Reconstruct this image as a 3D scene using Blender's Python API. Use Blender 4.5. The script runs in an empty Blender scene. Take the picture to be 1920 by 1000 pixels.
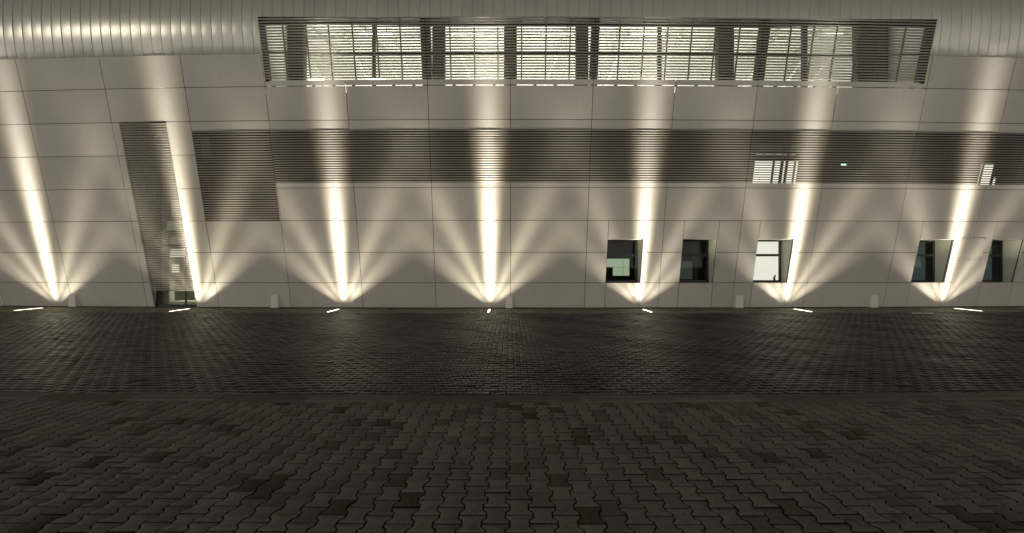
import bpy, bmesh, math, random
import numpy as np
random.seed(7)
rng = np.random.default_rng(7)
sc = bpy.context.scene
R = math.radians

# ------------------------------------------------------------------ node expression helper
class V:
    """a float socket with arithmetic"""
    nt = None
    def __init__(s, x): s.x = x
    @staticmethod
    def m(op, *a, clamp=False):
        n = V.nt.nodes.new('ShaderNodeMath'); n.operation = op; n.use_clamp = clamp
        for i, q in enumerate(a):
            if isinstance(q, V): V.nt.links.new(q.x, n.inputs[i])
            else: n.inputs[i].default_value = q
        return V(n.outputs[0])
    def __add__(s, o): return V.m('ADD', s, o)
    __radd__ = __add__
    def __sub__(s, o): return V.m('SUBTRACT', s, o)
    def __rsub__(s, o): return V.m('SUBTRACT', o, s)
    def __mul__(s, o): return V.m('MULTIPLY', s, o)
    __rmul__ = __mul__
    def __truediv__(s, o): return V.m('DIVIDE', s, o)
    def __rtruediv__(s, o): return V.m('DIVIDE', o, s)
def vexp(a): return V.m('EXPONENT', a)
def vmax(a, b): return V.m('MAXIMUM', a, b)
def vmin(a, b): return V.m('MINIMUM', a, b)
def vabs(a): return V.m('ABSOLUTE', a)
def vsqrt(a): return V.m('SQRT', a)
def vpow(a, p): return V.m('POWER', a, p)
def vatan2(a, b): return V.m('ARCTAN2', a, b)
def gauss(d, s):
    q = d / s
    return vexp(q * q * -0.5)
def sstep(x, a, b):
    n = V.nt.nodes.new('ShaderNodeMapRange'); n.interpolation_type = 'SMOOTHSTEP'
    V.nt.links.new(x.x, n.inputs['Value'])
    n.inputs['From Min'].default_value = a; n.inputs['From Max'].default_value = b
    return V(n.outputs['Result'])
def vcol(nt, amt, col):
    n = nt.nodes.new('ShaderNodeVectorMath'); n.operation = 'SCALE'
    n.inputs[0].default_value = col; nt.links.new(amt.x, n.inputs['Scale'])
    return n.outputs[0]
def vadd(nt, a, b):
    n = nt.nodes.new('ShaderNodeVectorMath'); n.operation = 'ADD'
    nt.links.new(a, n.inputs[0]); nt.links.new(b, n.inputs[1]); return n.outputs[0]

# ------------------------------------------------------------------ camera
cd = bpy.data.cameras.new('camera'); cam = bpy.data.objects.new('camera', cd)
sc.collection.objects.link(cam); sc.camera = cam
cam.location = (0, 0, 1.5); cam.rotation_euler = (R(90), 0, 0)
cd.sensor_width = 36; cd.lens = 957.0 / 1920 * 36
cd.shift_x = 3 / 1920; cd.shift_y = -4 / 1920
cd.clip_start = 0.05; cd.clip_end = 500

# ------------------------------------------------------------------ world: night sky with the glow of a lit site behind the camera
w = bpy.data.worlds.new('World'); sc.world = w; w.use_nodes = True
nt = w.node_tree; nt.nodes.clear(); V.nt = nt
out = nt.nodes.new('ShaderNodeOutputWorld'); bg = nt.nodes.new('ShaderNodeBackground')
tc = nt.nodes.new('ShaderNodeTexCoord'); sx = nt.nodes.new('ShaderNodeSeparateXYZ')
nt.links.new(tc.outputs['Generated'], sx.inputs[0])
wx, wy, wz = V(sx.outputs[0]), V(sx.outputs[1]), V(sx.outputs[2])
SKY_H, SKY_Z = 1.06, 0.03
horizon = (1.0 - sstep(wz, 0.02, 0.50)) * SKY_H
zen = sstep(wz, 0.2, 0.9) * SKY_Z
az = vatan2(wx, wy * -1.0) + R(43)            # glow of a distant floodlight, to the left behind the camera
el = V.m('ARCSINE', wz) - R(11)
flood = gauss(az, R(5)) * gauss(el, R(2.2)) * 8.5
colr = vadd(nt, vadd(nt, vcol(nt, horizon, (1.0, 0.945, 0.83)), vcol(nt, zen, (0.75, 0.85, 1.0))), vcol(nt, flood, (1.0, 0.92, 0.72)))
nt.links.new(colr, bg.inputs['Color']); bg.inputs['Strength'].default_value = 1.0
nt.links.new(bg.outputs[0], out.inputs['Surface'])

sc.view_settings.view_transform = 'Standard'; sc.view_settings.look = 'None'
sc.view_settings.exposure = 0.0; sc.view_settings.gamma = 1.0
sc.render.engine = 'CYCLES'
sc.cycles.max_bounces = 6; sc.cycles.diffuse_bounces = 4; sc.cycles.glossy_bounces = 3
sc.cycles.transparent_max_bounces = 12; sc.cycles.transmission_bounces = 4
sc.cycles.caustics_reflective = False; sc.cycles.caustics_refractive = False
sc.cycles.sample_clamp_indirect = 3.0
sc.cycles.use_denoising = True

# ------------------------------------------------------------------ site geometry
ZR = -0.07           # level of the road (the near pavement is 0)
Y0 = 18.24; T = 0.27 # foot of the facade straight ahead, outward lean of the facade
def kk(x): return 0.0022 if x < 0 else 0.0017
def base(x): return Y0 + kk(x) * x * x
def P(x, z, off=0.0): # point on the leaning, gently bowed facade; z above road, off = metres behind it
    return (x, base(x) - T * z + off, ZR + z)
LAMPS = [-16.73, -11.27, -5.97, -0.72, 4.60, 9.90, 15.72]
LAMP_OFF = 0.95

# ------------------------------------------------------------------ the seven uplights' light (fan shaped optics round the bar axis)
def uplight_lamp(name, k, ph0, sl, sr, tint):
    ld = bpy.data.lights.new(name, 'POINT'); ld.energy = 62 * k; ld.shadow_soft_size = 0.035; ld.use_nodes = True
    nt = ld.node_tree; nt.nodes.clear(); V.nt = nt
    o = nt.nodes.new('ShaderNodeOutputLight'); e = nt.nodes.new('ShaderNodeEmission')
    g = nt.nodes.new('ShaderNodeNewGeometry'); s = nt.nodes.new('ShaderNodeSeparateXYZ')
    nt.links.new(g.outputs['Incoming'], s.inputs[0])
    dx, dy, dz = V(s.outputs[0]), V(s.outputs[1]), V(s.outputs[2])
    up = sstep(dz, 0.02, 0.10)
    q = vmax(dy + dz * T, 0.085)
    r = LAMP_OFF / q                       # throw distance this direction is designed for
    rho = r * vsqrt(dx * dx + dz * dz)
    ph = vatan2(dx, dz) - ph0; ap = vabs(ph)
    side = sstep(ph, -0.2, 0.2) * (sr - sl) + sl
    boost = r * r * r * (1.0 / (LAMP_OFF * math.cos(math.atan(T))))
    near = sstep(rho, 0.12, 0.42)
    sig = 0.030 + 0.060 / (rho + 0.10)
    core = vmin(vexp(rho * -0.37) * 4.3, 1.75)
    m_white = core * gauss(ph, sig) * near
    fr = ph / (sig * 2.4); fr4 = fr * fr * fr * fr
    m_yel = core * vexp(fr4 * -1.0) * near * 0.34
    l1 = gauss(ap - R(25.5), 0.078) * vexp(rho * -0.34) * 0.72
    l2 = gauss(ap - R(44.0), 0.088) * vexp(rho * -0.58) * 0.66
    skirt = (1.0 - sstep(ap, R(52), R(59))) * (vexp(rho * -1.15) * 0.92 + vexp(rho * -0.28) * 0.02)
    haze = gauss(ph, 0.26) * vexp(rho * -0.38) * 0.12
    tot_y = ((l1 + l2) * side + skirt + haze) * sstep(rho, 0.10, 0.75)
    c = vadd(nt, vcol(nt, m_yel * boost * up, (1.0, 0.86, 0.46)), vcol(nt, m_white * boost * up, (1.0, 0.955, 0.88 * tint))); c = vadd(nt, c, vcol(nt, tot_y * boost * up, (1.0, 0.90, 0.68 * tint)))
    nt.links.new(c, e.inputs['Color']); e.inputs['Strength'].default_value = 1.0
    nt.links.new(e.outputs[0], o.inputs['Surface'])
    return ld
AIM = [(1.0, 0.6, 1.05, 0.8, 1.0), (0.97, -0.5, 0.9, 0.95, 0.97), (0.93, 0.4, 1.0, 0.9, 1.0), (1.05, 0.0, 1.0, 0.95, 0.98),
       (0.9, -0.4, 0.9, 0.95, 1.02), (0.95, 0.5, 0.85, 1.05, 1.0), (0.96, -0.6, 1.0, 1.0, 1.02)]
for x, am in zip(LAMPS, AIM):
    LD = uplight_lamp('uplight_beam', am[0], R(am[1]), am[2], am[3], am[4])
    lo = bpy.data.objects.new('uplight_beam', LD); sc.collection.objects.link(lo)
    lo.location = (x, base(x) - LAMP_OFF, ZR + 0.045)

# ------------------------------------------------------------------ materials
def mat(name, col, rough=0.5, metal=0.0, spec=0.5):
    m = bpy.data.materials.new(name); m.use_nodes = True
    b = m.node_tree.nodes['Principled BSDF']
    b.inputs['Base Color'].default_value = (*col, 1); b.inputs['Roughness'].default_value = rough
    b.inputs['Metallic'].default_value = metal; b.inputs['Specular IOR Level'].default_value = spec
    return m
def noise(nt, scale, detail=4, vec=None, rough=0.6):
    n = nt.nodes.new('ShaderNodeTexNoise'); n.inputs['Scale'].default_value = scale
    n.inputs['Detail'].default_value = detail; n.inputs['Roughness'].default_value = rough
    if vec is None:
        vec = nt.nodes.new('ShaderNodeTexCoord').outputs['Object']
    nt.links.new(vec, n.inputs['Vector']); return V(n.outputs['Fac'])
def attr(nt, name='tone'):
    a = nt.nodes.new('ShaderNodeAttribute'); a.attribute_name = name; return V(a.outputs['Fac'])
def bump(nt, h, dist, strength=1.0):
    b = nt.nodes.new('ShaderNodeBump'); b.inputs['Distance'].default_value = dist; b.inputs['Strength'].default_value = strength
    nt.links.new(h.x, b.inputs['Height'])
    nt.links.new(b.outputs[0], nt.nodes['Principled BSDF'].inputs['Normal'])
def shade(m, fac, col):
    nt = m.node_tree; nt.links.new(vcol(nt, fac, col), nt.nodes['Principled BSDF'].inputs['Base Color'])
def wavy(nt, sx_, sy_, sz_, scale, detail=3):
    mp = nt.nodes.new('ShaderNodeMapping'); mp.inputs['Scale'].default_value = (sx_, sy_, sz_)
    nt.links.new(nt.nodes.new('ShaderNodeTexCoord').outputs['Object'], mp.inputs['Vector'])
    return noise(nt, scale, detail, mp.outputs[0])

M = {}
m = mat('white_panel', (0.68, 0.66, 0.62), 0.42); V.nt = m.node_tree
f_ = (attr(V.nt) * 0.13 + 0.90) * (noise(V.nt, 0.7, 5) * 0.16 + 0.92) * (wavy(V.nt, 3.0, 3.0, 0.25, 2.2) * 0.10 + 0.95)
f_ = f_ * (noise(V.nt, 60, 2) * 0.05 + 0.975)
shade(m, f_, (0.69, 0.655, 0.61)); bump(V.nt, noise(V.nt, 1.3, 3), 0.010, 0.45); M['panel'] = m
m = mat('roof_metal', (0.55, 0.54, 0.50), 0.15, 0.2); V.nt = m.node_tree
shade(m, (noise(V.nt, 1.1, 4) * 0.2 + 0.9) * (attr(V.nt) * 0.08 + 0.96), (0.70, 0.68, 0.63)); bump(V.nt, noise(V.nt, 3.0, 2), 0.003, 0.2); M['roof'] = m
m = mat('louvre_metal', (0.5, 0.48, 0.44), 0.45, 0.25); V.nt = m.node_tree
shade(m, noise(V.nt, 2.0, 4) * 0.25 + 0.87, (0.38, 0.355, 0.32)); M['louvre'] = m
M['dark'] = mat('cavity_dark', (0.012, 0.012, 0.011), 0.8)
m = mat('frame_grey', (0.045, 0.05, 0.05), 0.4); V.nt = m.node_tree
shade(m, noise(V.nt, 9, 3) * 0.4 + 0.8, (0.022, 0.025, 0.024)); M['frame'] = m
m = mat('mullion', (0.09, 0.09, 0.085), 0.45); M['mullion'] = m
m = mat('reveal_white', (0.6, 0.6, 0.55), 0.5); V.nt = m.node_tree
shade(m, noise(V.nt, 3, 3) * 0.2 + 0.9, (0.74, 0.75, 0.67)); M['reveal'] = m
m = mat('room_white', (0.78, 0.78, 0.70), 0.8); V.nt = m.node_tree
st = wavy(V.nt, 1.0, 1.0, 0.45, 0.9, 3)
shade(m, st * 0.2 + 0.86, (0.76, 0.755, 0.71)); M['room'] = m
M['room_dark'] = mat('room_brown', (0.05, 0.035, 0.028), 0.7)
M['room_teal'] = mat('room_teal', (0.05, 0.075, 0.07), 0.6)
M['furn'] = mat('joinery_pale', (0.5, 0.5, 0.42), 0.6)
M['steel'] = mat('interior_steel', (0.55, 0.56, 0.5), 0.5)
def emit(name, col, s):
    m = bpy.data.materials.new(name); m.use_nodes = True; nt = m.node_tree; nt.nodes.clear(); V.nt = nt
    o = nt.nodes.new('ShaderNodeOutputMaterial'); e = nt.nodes.new('ShaderNodeEmission')
    e.inputs['Color'].default_value = (*col, 1); e.inputs['Strength'].default_value = s
    nt.links.new(e.outputs[0], o.inputs['Surface']); return m
M['tube'] = emit('tube_glow', (1.0, 0.96, 0.80), 9.0)
M['lens'] = emit('lens_glow', (1.0, 0.93, 0.76), 7.0)
M['blind'] = emit('lit_blind', (1.0, 0.97, 0.86), 0.92)
M['lit'] = emit('lit_window', (1.0, 0.97, 0.82), 1.1)
M['lit_dim'] = emit('lit_window_dim', (1.0, 0.95, 0.72), 0.34)
M['lit_green'] = emit('lit_board', (0.72, 0.92, 0.62), 0.42)
M['lit_green_dim'] = emit('lit_board_dim', (0.70, 0.85, 0.62), 0.05)
M['exit'] = emit('green_sign', (0.45, 1.0, 0.85), 2.2)
# glass: fresnel reflection over a clear pane
m = bpy.data.materials.new('window_glass'); m.use_nodes = True; nt = m.node_tree; nt.nodes.clear()
o = nt.nodes.new('ShaderNodeOutputMaterial'); mx = nt.nodes.new('ShaderNodeMixShader')
tr = nt.nodes.new('ShaderNodeBsdfTransparent'); gl = nt.nodes.new('ShaderNodeBsdfGlossy'); fr = nt.nodes.new('ShaderNodeFresnel')
tr.inputs['Color'].default_value = (0.95, 0.96, 0.94, 1); gl.inputs['Roughness'].default_value = 0.03; fr.inputs['IOR'].default_value = 1.28
nt.links.new(fr.outputs[0], mx.inputs[0]); nt.links.new(tr.outputs[0], mx.inputs[1]); nt.links.new(gl.outputs[0], mx.inputs[2])
nt.links.new(mx.outputs[0], o.inputs['Surface']); M['glass'] = m

def stone(name, col, rough, stain, spec=0.5):
    m = mat(name, col, rough, 0.0, spec); nt = m.node_tree; V.nt = nt
    t = attr(nt)
    big = noise(nt, 0.45, 4)
    f = (t * 0.55 + 0.72) * (noise(nt, 48, 3) * 1.1 + 0.45) * (big * 0.6 + 0.7)
    spots = sstep(noise(nt, 3.2, 5), 0.60, 0.72) * stain
    f = f * (1.0 - spots)
    wornn = sstep(t, 0.05, 0.45)
    tint = vadd(nt, vcol(nt, f * wornn, col), vcol(nt, f * (1.0 - wornn), (col[0] * 0.60, col[1] * 0.53, col[2] * 0.42)))
    nt.links.new(tint, nt.nodes['Principled BSDF'].inputs['Base Color'])
    nt.links.new((noise(nt, 4, 4) * 0.30 + (rough - 0.15)).x, nt.nodes['Principled BSDF'].inputs['Roughness'])
    bump(nt, noise(nt, 150, 3) + noise(nt, 14, 3) * 1.5, 0.0025, 0.8)
    return m
M['paver'] = stone('pale_paver', (0.20, 0.193, 0.152), 0.75, 0.55, 0.2)
M['sett'] = stone('dark_paver', (0.011, 0.012, 0.013), 0.38, 0.3, 0.13)
M['sett_wall'] = stone('brown_lamplit_paver', (0.16, 0.147, 0.105), 0.6, 0.25, 0.35)  # brown stone, made paler than the road to stand in for lamp pools
M['kerb'] = stone('kerb_concrete', (0.17, 0.157, 0.128), 0.75, 0.55, 0.25)
m = mat('ground_sand', (0.012, 0.011, 0.009), 0.9, 0, 0.1); V.nt = m.node_tree
shade(m, noise(V.nt, 40, 3) * 0.8 + 0.6, (0.012, 0.011, 0.009)); M['sand'] = m

# ------------------------------------------------------------------ mesh helpers
class MB:
    def __init__(s): s.v = []; s.f = []; s.t = []
    def add(s, verts, faces, tone=0.5):
        n = len(s.v); s.v += [tuple(q) for q in verts]
        for f in faces: s.f.append(tuple(n + i for i in f)); s.t.append(tone)
    def hexa(s, a, tone=0.5):   # 8 points: front quad (ccw from outside) 0-3, back quad 4-7
        s.add(a, [(0, 1, 2, 3), (7, 6, 5, 4), (0, 4, 5, 1), (1, 5, 6, 2), (2, 6, 7, 3), (3, 7, 4, 0)], tone)
    def fbox(s, x0, x1, z0, z1, o0, o1, tone=0.5):  # block in facade coordinates, o0 front, o1 back
        s.hexa([P(x0, z0, o0), P(x1, z0, o0), P(x1, z1, o0), P(x0, z1, o0),
                P(x0, z0, o1), P(x1, z0, o1), P(x1, z1, o1), P(x0, z1, o1)], tone)
    def box(s, x0, x1, y0, y1, z0, z1, tone=0.5):
        s.hexa([(x0, y0, z0), (x1, y0, z0), (x1, y0, z1), (x0, y0, z1), (x0, y1, z0), (x1, y1, z0), (x1, y1, z1), (x0, y1, z1)], tone)
    def quad(s, a, b, c, d, tone=0.5): s.add([a, b, c, d], [(0, 1, 2, 3)], tone)
    def build(s, name, m, parent=None, smooth=False, label=None):
        me = bpy.data.meshes.new(name); me.from_pydata(s.v, [], s.f)
        a = me.attributes.new('tone', 'FLOAT', 'FACE'); a.data.foreach_set('value', np.array(s.t, dtype=np.float32))
        me.materials.append(m); me.update()
        if smooth: me.polygons.foreach_set('use_smooth', [True] * len(me.polygons))
        o = bpy.data.objects.new(name, me); sc.collection.objects.link(o)
        if parent is not None:
            o.parent = parent; o.matrix_parent_inverse.identity()
            pl = Wloc(parent)
            me.transform(__import__('mathutils').Matrix.Translation(-pl))
        if label: o['label'] = label
        return o
def Wloc(o):
    from mathutils import Vector
    l = Vector(o.location); p = o.parent
    while p: l += Vector(p.location); p = p.parent
    return l
def empty(name, loc, label=None, cat=None, group=None):
    o = bpy.data.objects.new(name, None); sc.collection.objects.link(o); o.location = loc; o.empty_display_size = 0.2
    if label: o['label'] = label
    if cat: o['category'] = cat
    if group: o['group'] = group
    return o
def tag(o, label, cat, group=None):
    o['label'] = label; o['category'] = cat
    if group: o['group'] = group
    return o

# ------------------------------------------------------------------ paving
def stones(name, m, region, along_y, phase_u, phase_v, zfun, gap, seed, zj, tilt, kcurve):
    """double-T stones; columns of pitch .14 (u) with stones of length .20 (v)"""
    rg = np.random.default_rng(seed)
    half = [(-0.0825, -0.1), (0.0825, -0.1), (0.0825, -0.066), (0.0575, -0.034), (0.0575, 0.034), (0.0825, 0.066),
            (0.0825, 0.1), (-0.0825, 0.1), (-0.0825, 0.066), (-0.0575, 0.034), (-0.0575, -0.034), (-0.0825, -0.066)]
    tpl = np.array(half)
    nrm = np.zeros_like(tpl)
    for i in range(12):
        a, b, c = tpl[i - 1], tpl[i], tpl[(i + 1) % 12]
        e1 = (b - a) / np.linalg.norm(b - a); e2 = (c - b) / np.linalg.norm(c - b)
        n1 = np.array([e1[1], -e1[0]]); n2 = np.array([e2[1], -e2[0]])
        n = n1 + n2; n /= np.linalg.norm(n); nrm[i] = n / max(0.5, n @ n1)
    rings = [(gap / 2 + 0.003, 0.0), (gap / 2, -0.003), (gap / 2, -0.035)]
    capgap = np.where(np.abs(tpl[:, 1]) > 0.099, 0.0022, 0.0) * np.sign(tpl[:, 1])
    U, Wv = [], []
    x0, x1, y0, y1 = region
    u0, u1, v0, v1 = (x0, x1, y0, y1) if along_y else (y0, y1, x0, x1)
    for i in range(int(math.floor((u0 - phase_u) / 0.14)), int(math.ceil((u1 - phase_u) / 0.14)) + 1):
        cu = phase_u + 0.14 * i
        off = phase_v + (0.1 if i % 2 else 0.0)
        j0 = int(math.floor((v0 - off) / 0.2)); j1 = int(math.ceil((v1 - off) / 0.2))
        for j in range(j0, j1 + 1):
            cv = off + 0.2 * j
            U.append(cu); Wv.append(cv)
    U = np.array(U); Wv = np.array(Wv)
    X, Y = (U, Wv) if along_y else (Wv, U)
    keep = (X > x0) & (X < x1) & (Y > y0) & (Y < y1) & (np.abs(X) < 1.18 * np.maximum(Y, 1.0) + 1.6)
    X, Y = X[keep], Y[keep]; n = len(X)
    verts = np.zeros((n, 36, 3)); 
    tx = rg.normal(0, tilt, n); ty = rg.normal(0, tilt, n); dz = rg.normal(0, zj, n)
    rot = rg.normal(0, 0.006, n)
    for k, (ins, z) in enumerate(rings):
        p = tpl - nrm * ins; p[:, 1] -= capgap
        if not along_y: p = np.stack([p[:, 1], p[:, 0]], 1)
        px = p[None, :, 0] - rot[:, None] * p[None, :, 1]; py = p[None, :, 1] + rot[:, None] * p[None, :, 0]
        xx = X[:, None] + px; yy = Y[:, None] + py
        verts[:, k * 12:(k + 1) * 12, 0] = xx
        verts[:, k * 12:(k + 1) * 12, 1] = yy
        verts[:, k * 12:(k + 1) * 12, 2] = zfun(X, Y)[:, None] + dz[:, None] + z + tx[:, None] * px + ty[:, None] * py
    verts[:, :, 1] += kcurve(verts[:, :, 0], verts[:, :, 1])
    order = list(range(12)) if along_y else list(range(11, -1, -1))
    lv, ls, lt = [], [], []
    face_v = [order]
    for k in range(2):
        for i in range(12):
            a, b = order[i], order[(i + 1) % 12]
            face_v.append([k * 12 + a, (k + 1) * 12 + a, (k + 1) * 12 + b, k * 12 + b])
    sizes = [len(f) for f in face_v]; flat = np.array([q for f in face_v for q in f])
    loops = (flat[None, :] + 36 * np.arange(n)[:, None]).ravel()
    tot = np.tile(np.array(sizes), n); start = np.concatenate([[0], np.cumsum(tot)[:-1]])
    me = bpy.data.meshes.new(name)
    me.vertices.add(n * 36); me.vertices.foreach_set('co', verts.reshape(-1).astype(np.float32))
    me.loops.add(len(loops)); me.loops.foreach_set('vertex_index', loops.astype(np.int32))
    me.polygons.add(len(tot)); me.polygons.foreach_set('loop_start', start.astype(np.int32))
    try: me.polygons.foreach_set('loop_total', tot.astype(np.int32))
    except Exception: pass
    me.update(calc_edges=True)
    tone = np.clip(rg.normal(0.55, 0.17, n), 0, 1); dark = rg.random(n) < 0.035
    cl = np.sin(X * 2.1 + 1.3) * np.sin(Y * 3.7 + X) > 0.55
    tone[dark | (cl & (rg.random(n) < 0.35))] -= 0.38
    a = me.attributes.new('tone', 'FLOAT', 'FACE'); a.data.foreach_set('value', np.repeat(tone, len(sizes)).astype(np.float32))
    me.materials.append(m); me.materials.append(M['sand'])
    me.polygons.foreach_set('material_index', np.tile(np.array([0] * 13 + [1] * 12, dtype=np.int32), n))
    o = bpy.data.objects.new(name, me); sc.collection.objects.link(o); o['kind'] = 'structure'
    return o
KC = 0.004
def und(X, Y): return 0.004 * np.sin(X * 1.3 + 0.4) * np.sin(Y * 1.7) + 0.003 * np.sin(X * 3.1 + Y * 2.3)
KN, KF = 5.54, 5.80   # kerb front and back at the middle
pav = stones('pavement', M['paver'], (-9.5, 9.5, 0.6, KN + 0.12), True, -0.0855, 2.954 - 0.1, lambda X, Y: und(X, Y), 0.009, 3, 0.0010, 0.006,
             lambda x, y: KC * x * x * (y / KN))
GUT = 16.15          # narrow channel parallel to the wall
stones('road', M['sett'], (-25, 25, KF - 0.05, GUT + 0.0), False, KF + 0.12, 0.05, lambda X, Y: ZR + und(X, Y) * 1.5, 0.007, 5, 0.0016, 0.014,
       lambda x, y: np.where(x < 0, 0.0022, 0.0017) * x * x)
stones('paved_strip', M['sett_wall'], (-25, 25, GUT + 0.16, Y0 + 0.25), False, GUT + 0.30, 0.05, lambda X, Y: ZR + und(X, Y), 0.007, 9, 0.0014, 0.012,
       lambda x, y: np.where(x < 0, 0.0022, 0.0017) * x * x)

def strip(name, m, ya, yb, z0, z1, xs, kf, gap=0.006, cham=0.012, tonej=0.3):
    b = MB()
    for i in range(len(xs) - 1):
        xa, xb = xs[i] + gap / 2, xs[i + 1] - gap / 2; t = 0.5 + random.uniform(-tonej, tonej)
        pr = [(ya, z0), (ya, z1 - cham), (ya + cham, z1), (yb - cham, z1), (yb, z1 - cham), (yb, z0)]
        A = [(xa, y + kf(xa), z) for y, z in pr]; B = [(xb, y + kf(xb), z) for y, z in pr]
        n = len(pr); b.add(A + B, [(j, n + j, n + j + 1, j + 1) for j in range(n - 1)] + [tuple(range(n))[::-1], tuple(range(n, 2 * n))], t)
    o = b.build(name, m); o['kind'] = 'structure'; return o
kx = [-0.247 + 1.0 * i for i in range(-11, 13)]
strip('kerb', M['kerb'], KN, KF, -0.3, 0.018, kx, lambda x: KC * x * x, 0.007, 0.014)
gx = [-25 + 0.5 * i for i in range(101)]
kfac = lambda x: kk(x) * x * x
strip('channel_edging', M['kerb'], GUT - 0.02, GUT + 0.06, -0.3, ZR + 0.004, gx, kfac, 0.006, 0.004)
strip('channel_edging', M['sett'], GUT + 0.10, GUT + 0.18, -0.3, ZR - 0.002, gx, kfac, 0.006, 0.004)
g = MB(); g.quad((-250, -250, -0.32), (250, -250, -0.32), (250, 250, -0.32), (-250, 250, -0.32)); o = g.build('ground', M['sand']); o['kind'] = 'structure'
g = MB()
g.box(-30, 30, -60, KN + 0.06, -0.31, -0.016); o = g.build('pavement_bed', M['sand']); o['kind'] = 'structure'
g = MB(); g.box(-40, 40, KF - 0.02, 40, -0.305, ZR - 0.016); o = g.build('road_bed', M['sand']); o['kind'] = 'structure'

# ------------------------------------------------------------------ the building
B = empty('building', (0, Y0, ZR), 'long pale building whose panelled facade leans outward and curves into a seamed metal roof', 'building')
XL, XR = -24.2, 24.6
joints = [-24.2, -21.5, -18.83, -16.1, -13.23, -10.54, -7.89, -5.27, -2.65, 0.0, 2.64, 5.27, 7.94, 10.57, 13.52, 16.34, 19.2, 22.0, 24.6]
rows = [0.03, 0.92, 1.99, 3.07, 4.15, 5.23, 6.27, 7.29, 8.25]
WIN = [(3.36, 4.59), (5.97, 7.18), (8.60, 9.85), (14.39, 15.65), (17.08, 18.30)]
WZ = (0.92, 2.45)
DOOR = (-12.98, -11.37)
LB = [(-7.92, 26.0, 4.31, 5.98), (-10.54, -7.92, 3.08, 5.98)]
STRIP = (-7.86, 13.42, 7.46, 9.24)
openings = [(a, b, *WZ) for a, b in WIN] + [(DOOR[0], DOOR[1], -0.1, 6.26)] + LB + [STRIP]
def subtract(rects, op):
    res = []
    a, b, c, d = op
    for (x0, x1, z0, z1) in rects:
        ix0, ix1, iz0, iz1 = max(x0, a), min(x1, b), max(z0, c), min(z1, d)
        if ix0 >= ix1 or iz0 >= iz1: res.append((x0, x1, z0, z1)); continue
        if z0 < iz0: res.append((x0, x1, z0, iz0))
        if iz1 < z1: res.append((x0, x1, iz1, z1))
        if x0 < ix0: res.append((x0, ix0, iz0, iz1))
        if ix1 < x1: res.append((ix1, x1, iz0, iz1))
    return [r for r in res if r[1] - r[0] > 0.012 and r[3] - r[2] > 0.012]
G = 0.009
cl = MB()
for ri in range(len(rows) - 1):
    js = set(joints)
    if ri < 3:
        for a, b in WIN: js |= {a, b}
    js = sorted(js)
    for ci in range(len(js) - 1):
        g1 = 0.008 if (ri == 7) else G; g0 = 0.008 if ri == 6 else G
        wide = 0.012 if -7.9 < js[ci] < 13.4 else G
        gt = wide if ri == 6 else G; gb = wide if ri == 7 else G
        r = [(js[ci] + G, js[ci + 1] - G, rows[ri] + (gb if ri else 0), rows[ri + 1] - gt)]
        for op in openings: r = subtract(r, op)
        t = random.random(); dxo = random.uniform(-0.0012, 0.0012)
        for q in r: cl.fbox(*q, dxo, 0.028 if ri < 6 else 0.006, t)
cl.build('wall_cladding', M['panel'], B)

# dark backing behind the joints
bk = MB()
r = [(XL, XR, -0.05, 8.4)]
for op in [(a, b, *WZ) for a, b in WIN] + [(DOOR[0], DOOR[1], -0.1, 6.26)] + LB + [(STRIP[0], STRIP[1], 7.23, 9.3)]: r = subtract(r, op)
for q in r: bk.fbox(*q, 0.06, 0.10)
bk.build('backing_wall', M['dark'], B)

# roof: curved standing-seam skin
EZ = 8.25; RAD = 4.8; a0 = math.atan(T)
def roofp(x, s, out=0.0):   # s = arc length from the eave
    ang = a0 - s / RAD      # lean angle (outward positive), turns inward
    cy = -(math.cos(ang) - math.cos(a0)) * RAD
    cz = (math.sin(a0) - math.sin(ang)) * RAD
    y = base(x) - T * EZ + 0.012 + cy * 1.0
    y, z = y - out * math.cos(ang), ZR + EZ + cz - out * math.sin(ang)
    return (x, y, z)
# check of direction: the skin first rises outward, then turns back
smax = RAD * (a0 + R(84)); NS = 46
ss = [smax * i / NS for i in range(NS + 1)]
def s_at_z(zrel):           # arc length where the skin reaches height zrel above the road
    sn = math.sin(a0) - (zrel - EZ) / RAD
    return RAD * (a0 - math.asin(sn))
seams = [0.14 + 0.33 * i for i in range(-74, 75) if XL < 0.14 + 0.33 * i < XR]
s_strip = s_at_z(9.27)
rf = MB(); sm = MB()
for i in range(len(seams) - 1):
    xa, xb = seams[i], seams[i + 1]; t = random.random()
    segs = [(xa, xb, 0)]
    def ov(a, b): return max(a, STRIP[0]) < min(b, STRIP[1])
    pieces = []
    if ov(xa, xb):
        if xa < STRIP[0]: pieces.append((xa, STRIP[0], 0.0))
        if xb > STRIP[1]: pieces.append((STRIP[1], xb, 0.0))
        pieces.append((max(xa, STRIP[0]), min(xb, STRIP[1]), s_strip))
    else: pieces = [(xa, xb, 0.0)]
    for (pa, pb, s0) in pieces:
        sl = [s0] + [s for s in ss if s > s0 + 0.03]
        vs = []; nc = 3
        for s in sl:
            for c in range(nc + 1):
                vs.append(roofp(pa + (pb - pa) * c / nc, s, 0.004 * math.sin(math.pi * c / nc) + 0.0015 * math.sin(s * 3 + xa * 5)))
        fs = []
        for a in range(len(sl) - 1):
            for c in range(nc):
                q = a * (nc + 1) + c; fs.append((q, q + 1, q + nc + 2, q + nc + 1))
        rf.add(vs, fs, t)
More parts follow.
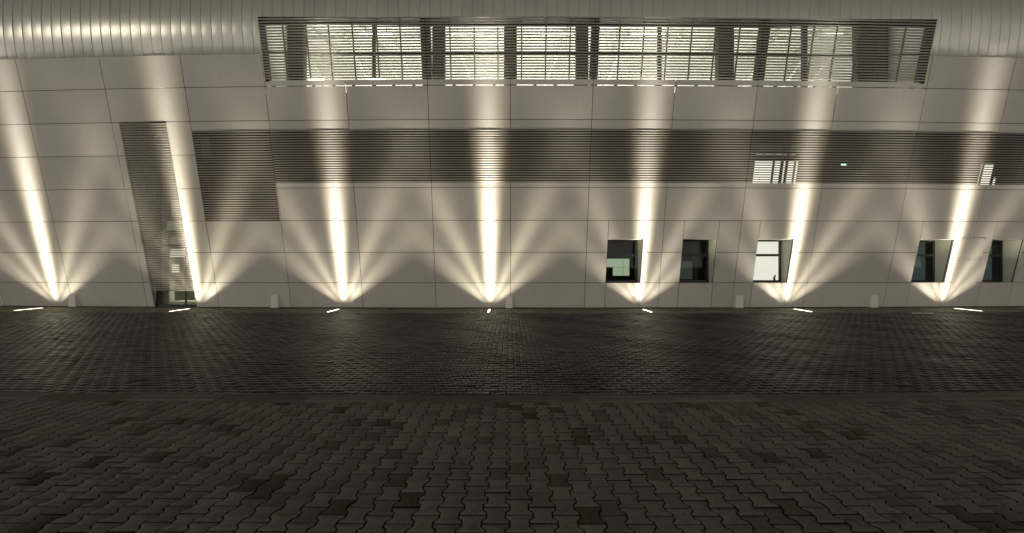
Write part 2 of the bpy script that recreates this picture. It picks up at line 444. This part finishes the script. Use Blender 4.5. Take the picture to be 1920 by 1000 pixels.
for x in seams:
    s0 = s_strip if STRIP[0] < x < STRIP[1] else 0.0
    sl = [s0] + [s for s in ss if s > s0 + 0.03]; vs = []; hw = 0.0045
    for s in sl:
        vs += [roofp(x - hw, s, -0.002), roofp(x - hw, s, 0.020), roofp(x + hw, s, 0.020), roofp(x + hw, s, -0.002)]
    fs = []
    for a in range(len(sl) - 1):
        for c in range(3): q = 4 * a + c; fs.append((q, q + 1, q + 5, q + 4)[::-1])
    fs.append((0, 1, 2, 3)); sm.add(vs, fs, 0.5)
roof = rf.build('roof', M['roof'], B, smooth=True)
sm.build('standing_seams', M['roof'], roof)
# eave drip and roof-top closure, ends and back of the building
cb = MB()
top = roofp(0, smax)
for i in range(len(joints) - 1):
    a, b = joints[i], joints[i + 1]
    cb.quad(roofp(a, smax), roofp(b, smax), (b, 40, top[2] + 0.2), (a, 40, top[2] + 0.2))
cb.quad((XL, 40, ZR - 0.1), (XR, 40, ZR - 0.1), (XR, 40, top[2] + 0.2), (XL, 40, top[2] + 0.2))
for x in (XL, XR):
    pts = [P(x, -0.1, 0.02), P(x, 8.25, 0.02)] + [roofp(x, s) for s in ss] + [(x, 40, top[2] + 0.2), (x, 40, ZR - 0.1)]
    cb.add(pts, [tuple(range(len(pts)))])
cb.build('rear_walls', M['panel'], B)

# ---------------- louvres
def louvre(x0, x1, z0, z1, pitch, parent, off=0.0, h=0.50, label=None, step=1.4):
    b = MB(); n = int(round((z1 - z0) / pitch)); p = (z1 - z0) / n
    nx = max(1, int(math.ceil((x1 - x0) / step))); xs = [x0 + (x1 - x0) * i / nx for i in range(nx + 1)]
    for k in range(n):
        zb = z0 + p * k + p * (1 - h) * 0.5; hh = p * h
        pr = [(0.000, 0.04), (-0.008, 0.35), (-0.009, 0.75), (-0.003, 1.0), (0.012, 1.0), (0.016, 0.9), (0.008, 0.0)]
        t = random.random(); n_ = len(pr); vs = []
        for x in xs: vs += [P(x, zb + q * hh, off + o_) for o_, q in pr]
        fs = []
        for a in range(nx):
            for c in range(n_):
                c2 = (c + 1) % n_; fs.append((a * n_ + c, a * n_ + c2, (a + 1) * n_ + c2, (a + 1) * n_ + c)[::-1])
        fs.append(tuple(range(n_))); fs.append(tuple(range(nx * n_, (nx + 1) * n_))[::-1])
        b.add(vs, fs, t)
    # carrier posts behind the blades at both ends and every 1.3 m
    return b.build('louvre_screen', M['louvre'], parent, label=label)
def posts(xs, z0, z1, off, parent, wdt=0.04):
    for x in xs:
        b = MB(); b.fbox(x - wdt / 2, x + wdt / 2, z0, z1, off, off + 0.05); b.build('carrier_post', M['dark'], parent)
brk = [STRIP[0], -2.65, 2.64, 7.94, STRIP[1]]
for i in range(4):
    s = louvre(brk[i] + (0.01 if i else 0.0), brk[i + 1] - 0.01, STRIP[2] + 0.02, STRIP[3], 0.0795, B, h=0.54)
brk = [-7.92, -2.65, 2.64, 7.94, 13.50, 19.0, 24.6]
for i in range(6):
    s = louvre(brk[i] + 0.01, brk[i + 1] - 0.01, 4.31, 5.98, 0.0775, B)
    posts([brk[i] + 0.05] + [brk[i] + 1.32 * j for j in range(1, 4)], 4.31, 5.98, 0.045, s)
s = louvre(-10.54 + 0.015, -7.93, 3.08, 5.98, 0.0775, B)
posts([-10.45, -9.2, -8.0], 3.08, 5.98, 0.045, s)
s = louvre(DOOR[0], DOOR[1] + 0.02, 0.60, 6.25, 0.0785, B, off=0.0, h=0.70)
posts([DOOR[0] + 0.05, DOOR[1] - 0.03], 0.62, 6.2, 0.01, s, 0.03)

for i in range(33):
    x = -7.6 + 0.645 * i
    if x < 13.3: jb = MB(); jb.fbox(x - 0.05, x + 0.05, 7.27, 7.31, 0.007, 0.06); jb.build('joint_bracket', M['mullion'], B)
# sills and heads round the long openings
tr = MB()
tr.fbox(STRIP[0], STRIP[1], STRIP[2] - 0.035, STRIP[2] - 0.0, -0.006, 0.14)
tr.fbox(STRIP[0], STRIP[1], STRIP[3] + 0.005, STRIP[3] + 0.025, -0.02, 0.4)
tr.build('strip_flashing', M['frame'], B)
for x in (STRIP[0] - 0.02, STRIP[1]):   # cheeks where the strip stands proud of the curving roof
    tk = MB(); tk.fbox(x, x + 0.02, STRIP[2] - 0.03, STRIP[3] + 0.02, -0.012, 0.012); tk.build('strip_cheek', M['reveal'], B)
    tk = MB(); tk.fbox(x, x + 0.02, STRIP[2] - 0.03, STRIP[3] + 0.02, 0.013, 0.5); tk.build('strip_return', M['dark'], B)

# ---------------- cavity behind the middle louvres: dark wall with some lit panes
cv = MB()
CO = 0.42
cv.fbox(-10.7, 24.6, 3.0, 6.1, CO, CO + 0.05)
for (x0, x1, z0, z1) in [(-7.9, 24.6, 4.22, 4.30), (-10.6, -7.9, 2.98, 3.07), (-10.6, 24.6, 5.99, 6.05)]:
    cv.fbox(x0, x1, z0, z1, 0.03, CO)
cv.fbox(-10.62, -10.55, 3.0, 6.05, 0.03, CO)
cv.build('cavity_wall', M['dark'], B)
def lit(x0, x1, z0, z1, m, off=CO - 0.02, parent=B, name='lit_window', mull=(), fr=True):
    b = MB(); b.fbox(x0, x1, z0, z1, off, off + 0.015); w_ = b.build(name, M[m], parent)
    if mull or fr:
        for a in (mull or [(x0 - 0.015, 0.03)]):
            b = MB(); b.fbox(a[0] - a[1] / 2, a[0] + a[1] / 2, z0 + 0.004, z1 - 0.004, off - 0.03, off - 0.004)
            b.build('glazing_bar', M['frame'], w_)
    return w_
lit(8.34, 9.84, 4.30, 5.08, 'lit', mull=[(8.98, 0.07), (9.27, 0.10), (9.47, 0.02), (9.72, 0.06)])
lit(8.34, 9.7, 5.30, 5.36, 'lit_dim', mull=[(8.6, 0.1), (8.95, 0.1), (9.27, 0.1), (9.5, 0.05)])
lit(8.3, 9.9, 5.40, 5.62, 'lit_green_dim', mull=[(9.27, 0.1)])
lit(16.35, 16.82, 4.30, 5.06, 'lit', mull=[])
lit(16.95, 17.02, 4.30, 4.60, 'lit', fr=False)
lit(-10.50, -10.22, 5.2, 5.9, 'lit_green_dim', mull=[(-10.36, 0.03)])
lit(11.33, 11.50, 4.93, 5.03, 'exit', name='exit_lamp', fr=False, off=CO - 0.06)

# ---------------- hall behind the upper strip
HZ0, HZ1 = ZR + 7.10, ZR + 10.45
HY = 21.6
hb = MB()
hx = [-8.0 + 1.8 * i for i in range(13)]
for a, b_ in zip(hx[:-1], hx[1:]):
    fa, fb = P(a, 7.10, 0.10), P(b_, 7.10, 0.10)
    hb.quad(fa, fb, (b_, HY, HZ0), (a, HY, HZ0))
    ca, cb_ = (a, base(a) - 2.25, HZ1), (b_, base(b_) - 2.25, HZ1)
    hb.quad(ca, (a, HY, HZ1), (b_, HY, HZ1), cb_)
hb.quad((hx[0], HY, HZ0), (hx[-1], HY, HZ0), (hx[-1], HY, HZ1), (hx[0], HY, HZ1))
for x in (hx[0], hx[-1]):
    hb.quad(P(x, 7.10, 0.10), (x, HY, HZ0), (x, HY, HZ1), (x, base(x) - 2.25, HZ1))
hb.build('hall_room', M['room'], B)
# glazing in the strip
GO = 0.36
rw = MB(); rw.fbox(STRIP[0], STRIP[1], 7.50, 9.30, GO + 0.02, GO + 0.026)
ribbon = rw.build('ribbon_window', M['glass'], B)
mu = MB()
mull = [-7.9, -7.25, -6.5, -5.78, -5.02, -4.25, -3.5, -1.92, -1.15, -0.4, 0.36, 1.13, 1.9, 3.47, 4.24, 5.0, 5.77, 6.53, 7.3, 8.95, 9.7, 10.45, 11.2, 11.95, 12.7]
for x in mull: mu.fbox(x - 0.02, x + 0.02, 7.5, 9.28, GO - 0.03, GO + 0.015)
for z in (7.50, 8.36, 9.20): mu.fbox(STRIP[0], STRIP[1], z, z + 0.055, GO - 0.035, GO + 0.012)
mu.build('mullion_grid', M['frame'], ribbon)
for x, w_ in ((-2.72, 0.15), (2.72, 0.12), (8.18, 0.13)):
    pc = MB(); pc.fbox(x - w_, x + w_, 7.1, 9.4, GO + 0.05, GO + 0.35); pc.build('portal_frame', M['dark'], B)
for a, b_, y in [(-2.80, -2.36, 18.3), (2.36, 2.80, 18.3), (-0.23, 0.23, 18.3), (-8.3, -7.42, 18.3), (7.45, 8.02, 18.3), (12.45, 13.55, 18.3)]:
    dk = MB(); dk.box(a, b_, y, y + 0.3, HZ0 + 0.004, HZ1 - 0.004); dk.build('hall_partition', M['dark'], B)
for a, b_ in [(-4.77, -4.67), (5.1, 5.22), (10.1, 10.25)]:
    dk = MB(); dk.box(a, b_, 17.6, 17.75, HZ0 + 0.004, HZ1 - 0.004); dk.build('hall_column', M['dark'], B)
def bar3(b, p, q, r_):
    from mathutils import Vector
    p, q = Vector(p), Vector(q); d = (q - p).normalized(); u = d.cross(Vector((0, 1, 0.2))).normalized() * r_; v_ = d.cross(u).normalized() * r_
    c = [p + u + v_, p + u - v_, p - u - v_, p - u + v_, q + u + v_, q + u - v_, q - u - v_, q - u + v_]
    b.add(c, [(0, 1, 2, 3), (7, 6, 5, 4), (0, 4, 5, 1), (1, 5, 6, 2), (2, 6, 7, 3), (3, 7, 4, 0)])
for x in [-7.2, -5.4, -3.6, -1.3, 1.2, 3.6, 5.6, 9.2, 10.8, 11.8]:
    st = MB(); bar3(st, (x, 20.9, HZ0 + 1.2), (x + (0.9 if x > 0 else -0.9), 19.2, HZ1 - 0.1), 0.05); st.build('roof_strut', M['steel'], B)
for x in np.arange(-7.6, 13.0, 1.9):
    st = MB(); bar3(st, (x, 16.6, HZ1 - 0.18), (x + 0.5, 21.4, HZ1 - 0.18), 0.045); st.build('roof_rafter', M['steel'], B)
for y in (17.6, 19.4):
    st = MB(); st.box(-7.95, 13.5, y, y + 0.08, HZ1 - 0.30, HZ1 - 0.22); st.build('roof_purlin', M['steel'], B)
lamp0 = None
for i, (x, lbl) in enumerate([(-4.9, 'left lit tube lamp hanging in the hall behind the long louvred strip'),
                              (-1.55, 'second lit tube lamp from the left behind the long louvred strip'),
                              (1.7, 'third lit tube lamp from the left behind the long louvred strip'),
                              (5.0, 'fourth lit tube lamp from the left, left of the slanting bright streaks'),
                              (11.5, 'rightmost lit tube lamp behind the long louvred strip, right of the dark frame')]):
    e = empty('ceiling_light', (x, 18.6, HZ1 - 0.5), lbl, 'lamp', 'tube lamps in the hall')
    if lamp0 is None:
        b = MB(); b.box(x - 0.62, x + 0.62, 18.56, 18.64, HZ1 - 0.47, HZ1 - 0.43); b.box(x - 0.4, x - 0.38, 18.59, 18.61, HZ1 - 0.43, HZ1 - 0.19); b.box(x + 0.38, x + 0.4, 18.59, 18.61, HZ1 - 0.43, HZ1 - 0.19)
        h_ = b.build('housing', M['steel'], e)
        b = MB(); b.box(x - 0.6, x + 0.6, 18.575, 18.625, HZ1 - 0.505, HZ1 - 0.472); t_ = b.build('tube', M['tube'], e); lamp0 = (h_, t_)
    else:
        for q in lamp0: c = q.copy(); sc.collection.objects.link(c); c.parent = e
HL = (-6.2, -3.9, -1.2, 1.3, 4.0, 6.3, 9.3, 11.3)
for x in HL:   # unseen area lamps added near the floor to brighten the hall
    ld = bpy.data.lights.new('hall_fill', 'AREA'); ld.shape = 'RECTANGLE'; ld.size = 1.8; ld.size_y = 1.2
    ld.energy = (125, 85, 130, 120, 140, 95, 75, 60)[HL.index(x)]; ld.color = (1.0, 0.97, 0.88)
    o = bpy.data.objects.new('hall_fill', ld); sc.collection.objects.link(o); o.location = (x, 18.9, HZ0 + 0.35); o.rotation_euler = (R(180 - 18), 0, 0)

# ---------------- the five small windows
def window(i, x0, x1):
    z0, z1 = WZ; zc = (z0 + z1) / 2
    gy = base(x1) + 0.19 - 0.0   # glass plane stands upright behind the leaning panels
    W = empty('window', (0, 0, 0)); W.parent = B; W.location = (0, -Y0, -ZR)
    def gp(x, z, o=0.0): return (x, gy + o, ZR + z)
    def gbox(b, a, c, zz0, zz1, o0, o1):
        b.hexa([gp(a, zz0, o0), gp(c, zz0, o0), gp(c, zz1, o0), gp(a, zz1, o0), gp(a, zz0, o1), gp(c, zz0, o1), gp(c, zz1, o1), gp(a, zz1, o1)])
    rv = MB()
    e = 0.003
    rv.quad(P(x1 + e, z0, 0.0), gp(x1 + e, z0, 0.03), gp(x1 + e, z1, 0.03), P(x1 + e, z1, 0.0))
    rv.quad(P(x0 - e, z0, 0.0), P(x0 - e, z1, 0.0), gp(x0 - e, z1, 0.03), gp(x0 - e, z0, 0.03))
    rv.quad(P(x0, z1 + e, 0.0), P(x1, z1 + e, 0.0), gp(x1, z1 + e, 0.03), gp(x0, z1 + e, 0.03))
    rv.build('reveal', M['reveal'], W)
    sl = MB(); sl.quad(P(x0, z0 - e, 0.0), gp(x0, z0 - e, 0.03), gp(x1, z0 - e, 0.03), P(x1, z0 - e, 0.0)); sl.build('sill', M['frame'], W)
    fr_ = MB(); fw = 0.075
    gbox(fr_, x0, x0 + fw, z0, z1, -0.03, 0.03); gbox(fr_, x1 - fw, x1, z0, z1, -0.03, 0.03)
    gbox(fr_, x0 + fw, x1 - fw, z0, z0 + fw, -0.03, 0.03); gbox(fr_, x0 + fw, x1 - fw, z1 - fw * 0.7, z1, -0.03, 0.03)
    gbox(fr_, x0 + fw, x1 - fw, 1.86, 1.95, -0.03, 0.03)
    fr_.build('frame', M['frame'], W)
    pn = MB(); gbox(pn, x0 + fw, x1 - fw, z0 + fw, 1.86, -0.003, 0.003); gbox(pn, x0 + fw, x1 - fw, 1.95, z1 - fw * 0.7, -0.003, 0.003)
    pn.build('pane', M['glass'], W)
    # the room behind
    dep = 2.6; rm = MB()
    a, c = x0 - 0.5, x1 + 1.3; zz0, zz1 = 0.3, 2.75
    A = lambda x, z, d: (x, gy + d, ZR + z)
    rm.quad(A(a, zz0, dep), A(c, zz0, dep), A(c, zz1, dep), A(a, zz1, dep))
    rm.quad(A(a, zz0, 0.04), A(a, zz0, dep), A(a, zz1, dep), A(a, zz1, 0.04))
    rm.quad(A(c, zz0, dep), A(c, zz0, 0.04), A(c, zz1, 0.04), A(c, zz1, dep))
    rm.quad(A(a, zz1, 0.04), A(a, zz1, dep), A(c, zz1, dep), A(c, zz1, 0.04))
    rm.quad(A(a, zz0, 0.04), A(c, zz0, 0.04), A(c, zz0, dep), A(a, zz0, dep))
    for (p, q, zz, zt) in [(a, x0, zz0, zz1), (x1, c, zz0, zz1), (x0, x1, zz0, z0), (x0, x1, z1, zz1)]:
        rm.quad(A(p, zz, 0.035), A(q, zz, 0.035), A(q, zt, 0.035), A(p, zt, 0.035))
    rm.build('room', M[['room_dark', 'room_dark', 'room', 'room_teal', 'room_teal'][i]], W)
    if i == 0:
        b = MB(); gbox(b, x0 + 0.1, x0 + 0.45, 1.47, 1.78, 0.5, 0.52); gbox(b, x0 + 0.45, x1 - 0.17, 1.15, 1.78, 0.5, 0.52); b.build('lit_board', M['lit_green'], W)
        b = MB(); gbox(b, x0 + 0.82, x0 + 0.83, 1.15, 1.78, 0.49, 0.499); gbox(b, x0 + 0.1, x1 - 0.17, 1.46, 1.468, 0.49, 0.499); b.build('board_joint', M['furn'], W)
    if i == 1:
        b = MB(); gbox(b, x0 + 0.1, x1 - 0.40, 1.02, 1.68, 0.5, 0.52); b.build('lit_board', M['lit_green_dim'], W)
        b = MB(); gbox(b, x1 - 0.3, x1 - 0.12, 0.95, 2.4, 0.7, 0.75); b.build('curtain', M['room_teal'], W)
    if i == 2:
        b = MB(); gbox(b, x0 - 0.1, x1 + 0.1, z0 - 0.1, z1 + 0.1, 0.32, 0.33); b.build('roller_blind', M['blind'], W)
        b = MB(); gbox(b, x0 + 0.33, x0 + 0.35, z0, z1, 0.30, 0.31); b.build('blind_cord', M['furn'], W)
        b = MB(); gbox(b, x1 - 0.15, x1 - 0.09, z0 + 0.07, z0 + 0.19, 0.2, 0.25); gbox(b, x1 - 0.11, x1 - 0.08, z0 + 0.19, z0 + 0.27, 0.2, 0.25); b.build('figurine', M['room_dark'], W)
    if i >= 3:
        b = MB()
        b.hexa([gp(x0 + 0.45, 0.95, 0.35), gp(x1 - 0.05, 0.95, 0.35), gp(x1 - 0.05, 2.4, 0.35), gp(x0 + 0.1, 2.4, 0.35),
                gp(x0 + 0.45, 0.95, 0.37), gp(x1 - 0.05, 0.95, 0.37), gp(x1 - 0.05, 2.4, 0.37), gp(x0 + 0.1, 2.4, 0.37)])
        b.build('curtain', M['curt'], W)
M['curt'] = emit('curtain_glow', (0.45, 0.62, 0.58), 0.08)  # curtain made to glow faintly in place of light falling on it
for i, (a, b_) in enumerate(WIN): window(i, a, b_)

# ---------------- entrance behind the tall left louvre
gy = base(-12.2) + 0.16
D = empty('door', (0, 0, 0)); D.parent = B; D.location = (0, -Y0, -ZR)
x0, x1 = DOOR
b = MB()
b.quad(P(x1 + 0.003, 0, 0), (x1 + 0.003, gy + 0.6, ZR), (x1 + 0.003, gy + 0.6, ZR + 6.3), P(x1 + 0.003, 6.3, 0))
b.quad(P(x0 - 0.003, 6.3, 0), (x0 - 0.003, gy + 0.6, ZR + 6.3), (x0 - 0.003, gy + 0.6, ZR), P(x0 - 0.003, 0, 0))
b.quad(P(x0, 6.28, 0), P(x1, 6.28, 0), (x1, gy + 0.6, ZR + 6.28), (x0, gy + 0.6, ZR + 6.28))
b.build('reveal', M['reveal'], D)
b = MB()
b.box(x0, x0 + 0.17, gy - 0.03, gy + 0.03, ZR, ZR + 6.25); b.box(x1 - 0.05, x1, gy - 0.03, gy + 0.03, ZR, ZR + 6.25)
b.box(x0 + 0.17, x1 - 0.05, gy - 0.03, gy + 0.03, ZR, ZR + 0.10); b.box(-11.93, -11.88, gy - 0.02, gy + 0.02, ZR + 0.10, ZR + 2.2)
b.box(x0 + 0.17, x1 - 0.05, gy - 0.03, gy + 0.03, ZR + 2.2, ZR + 2.28)
b.build('frame', M['frame'], D)
b = MB(); b.box(x0 + 0.17, x1 - 0.05, gy - 0.003, gy + 0.003, ZR + 0.10, ZR + 6.2); b.build('pane', M['glass'], D)
b = MB()
b.box(x0 - 0.6, x1 + 0.8, gy + 2.4, gy + 2.45, ZR, ZR + 6.3); b.box(x0 - 0.65, x0 - 0.6, gy + 0.05, gy + 2.4, ZR, ZR + 6.3); b.box(x1 + 0.8, x1 + 0.85, gy + 0.05, gy + 2.4, ZR, ZR + 6.3)
b.box(x0 - 0.6, x1 + 0.8, gy + 0.05, gy + 2.4, ZR + 6.3, ZR + 6.35)
b.box(x0 - 0.6, x0 + 0.02, gy + 0.62, gy + 0.66, ZR, ZR + 6.3); b.box(x1 - 0.02, x1 + 0.8, gy + 0.62, gy + 0.66, ZR, ZR + 6.3)
b.build('stair_hall', M['furn'], D)
b = MB(); b.box(x0 + 0.03, x0 + 0.33, gy + 0.2, gy + 0.5, ZR + 0.08, ZR + 2.1); b.build('wall_return', M['furn'], D)
b = MB(); b.box(x0 + 0.34, x1 - 0.02, gy + 0.25, gy + 0.9, ZR + 0.07, ZR + 0.19); b.build('step', M['reveal'], D)
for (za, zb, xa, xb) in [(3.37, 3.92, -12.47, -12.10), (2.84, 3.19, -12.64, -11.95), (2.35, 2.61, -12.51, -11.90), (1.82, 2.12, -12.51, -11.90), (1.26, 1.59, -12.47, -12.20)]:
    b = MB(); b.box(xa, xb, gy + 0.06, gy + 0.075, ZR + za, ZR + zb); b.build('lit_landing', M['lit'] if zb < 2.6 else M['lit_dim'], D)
ld = bpy.data.lights.new('stair_light', 'AREA'); ld.size = 0.8; ld.energy = 14; ld.color = (1, 0.94, 0.7)
o = bpy.data.objects.new('stair_light', ld); sc.collection.objects.link(o); o.location = (-11.9, gy + 0.9, ZR + 2.9)

ld = bpy.data.lights.new('step_fill', 'AREA'); ld.size = 0.7; ld.energy = 5; ld.color = (1, 0.96, 0.75)  # unseen lamp added to brighten the entrance step
o = bpy.data.objects.new('step_fill', ld); sc.collection.objects.link(o); o.location = (-12.15, gy + 0.55, ZR + 0.95)
# ---------------- access hatch with screws
hm = MB()
hm.fbox(15.92, 16.82, 1.76, 2.49, -0.014, 0.0); h_ = hm.build('access_hatch', M['panel'], B)
for x in (15.97, 16.77):
    for z in (1.80, 2.44): sc_ = MB(); sc_.fbox(x - 0.014, x + 0.014, z - 0.014, z + 0.014, -0.018, -0.014); sc_.build('screw', M['frame'], h_)
hm = MB(); hm.fbox(15.92, 16.82, 0.80, 1.74, -0.014, 0.0); h2 = hm.build('access_hatch', M['panel'], B)
for x in (15.97, 16.77):
    sc_ = MB(); sc_.fbox(x - 0.014, x + 0.014, 1.676, 1.704, -0.018, -0.014); sc_.build('screw', M['frame'], h2)
# dark strip standing in for shade in the gap under the panels
pl = MB()
for i in range(len(joints) - 1):
    rr = subtract([(joints[i], joints[i + 1], -0.2, 0.028)], (DOOR[0], DOOR[1], -1, 1))
    for q in rr: pl.fbox(*q, 0.035, 0.055)
pl.build('shadow_gap', M['dark'], B)

# ------------------------------------------------------------------ uplight fixtures
ORD = ['leftmost slim ground uplight, at the left end of the facade', 'slim ground uplight in front of the low glazed entrance under the tall louvre',
       'slim ground uplight midway between the low entrance and the glaring middle uplight', 'slim ground uplight that glares brightest, beside the middle white box',
       'slim ground uplight below the dark window with the green lit board', 'slim ground uplight below the window with the bright white blind',
       'rightmost slim ground uplight, below the two teal windows']
fx = None
for x, l in zip(LAMPS, ORD):
    loc = (x, base(x) - 1.12, ZR)
    e = empty('ground_uplight', loc, l, 'uplight', 'slim uplights set in the paving before the wall')
    if fx is None:
        b = MB(); X, Y, Z = loc
        b.box(X - 0.045, X - 0.028, Y - 0.53, Y + 0.53, Z - 0.05, Z + 0.014); b.box(X + 0.028, X + 0.045, Y - 0.53, Y + 0.53, Z - 0.05, Z + 0.014)
        b.box(X - 0.028, X + 0.028, Y - 0.53, Y - 0.515, Z - 0.05, Z + 0.014); b.box(X - 0.028, X + 0.028, Y + 0.515, Y + 0.53, Z - 0.05, Z + 0.014)
        h_ = b.build('housing', M['steel'], e)
        b = MB(); b.box(X - 0.028, X + 0.028, Y - 0.515, Y + 0.515, Z - 0.03, Z + 0.016); t_ = b.build('lens', M['lens'], e); fx = (h_, t_)
    else:
        for q in fx: c = q.copy(); sc.collection.objects.link(c); c.parent = e

# ------------------------------------------------------------------ white boxes at the foot of the wall
bx = None
for x, l in [(-16.0, 'white box at the wall foot right of the leftmost uplight'), (-8.43, 'white box at the wall foot right of the entrance'),
             (-0.05, 'white box at the wall foot beside the glaring middle uplight'), (8.17, 'white box at the wall foot between the dim and the bright window'),
             (13.1, 'white box at the wall foot left of the teal windows')]:
    loc = (x, base(x), ZR)
    e = empty('wall_box', loc, l, 'box', 'white boxes along the foot of the wall')
    if bx is None:
        X, Y, Z = loc; hw = 0.125; f0 = -0.185; tp = 0.47
        b = MB(); b.hexa([(X - hw, Y + f0, Z + 0.02), (X + hw, Y + f0, Z + 0.02), (X + hw, Y + f0, Z + tp), (X - hw, Y + f0, Z + tp),
                          (X - hw, Y - 0.012, Z + 0.02), (X + hw, Y - 0.012, Z + 0.02), (X + hw, Y - T * tp - 0.008, Z + tp), (X - hw, Y - T * tp - 0.008, Z + tp)])
        M['cover'] = mat('white_cover', (0.80, 0.78, 0.73), 0.4); c0 = b.build('cover', M['cover'], e)
        b = MB(); b.box(X - hw + 0.01, X + hw - 0.01, Y + f0 + 0.01, Y - 0.02, Z - 0.01, Z + 0.02); c1 = b.build('base', M['frame'], e); bx = (c0, c1)
    else:
        for q in bx: c = q.copy(); sc.collection.objects.link(c); c.parent = e

for x, l in [(-6.22, 'short glowing tube at the foot of the long louvred strip, further left of two'), (-4.27, 'short glowing tube at the foot of the long louvred strip, further right of two')]:
    b = MB(); b.fbox(x - 0.26, x + 0.26, 7.475, 7.505, 0.05, 0.08); e = b.build('strip_lamp', M['lens']); tag(e, l, 'lamp', 'short tubes at the foot of the louvred strip')
# small things lying on the paving
b = MB(); X, Y = 13.2, 16.15 + 0.0017 * 13.2 ** 2 - 0.1
b.hexa([(X - 0.33, Y - 0.012, ZR + 0.004), (X + 0.33, Y - 0.05, ZR + 0.004), (X + 0.33, Y - 0.05, ZR + 0.02), (X - 0.33, Y - 0.012, ZR + 0.02),
        (X - 0.33, Y + 0.014, ZR + 0.004), (X + 0.33, Y - 0.022, ZR + 0.004), (X + 0.33, Y - 0.022, ZR + 0.02), (X - 0.33, Y + 0.014, ZR + 0.02)])
M['lath'] = mat('white_lath', (0.85, 0.84, 0.8), 0.3)
tag(b.build('lath', M['lath']), 'thin pale lath lying on the dark paving left of the rightmost uplight', 'lath')
b = MB(); n = 20; X, Y = -2.44, 5.46
vs = [(X + 0.085 * math.cos(2 * math.pi * i / n) * (1 + 0.1 * math.sin(3 * i)), Y + 0.03 * math.sin(2 * math.pi * i / n), 0.006) for i in range(n)]
vs += [(q[0], q[1], 0.011) for q in vs]
b.add(vs, [tuple(range(n, 2 * n))] + [(i, (i + 1) % n, n + (i + 1) % n, n + i) for i in range(n)])
tag(b.build('drain_lid', M['dark']), 'small black drain lid set in the pale pavers just before the kerb', 'drain')
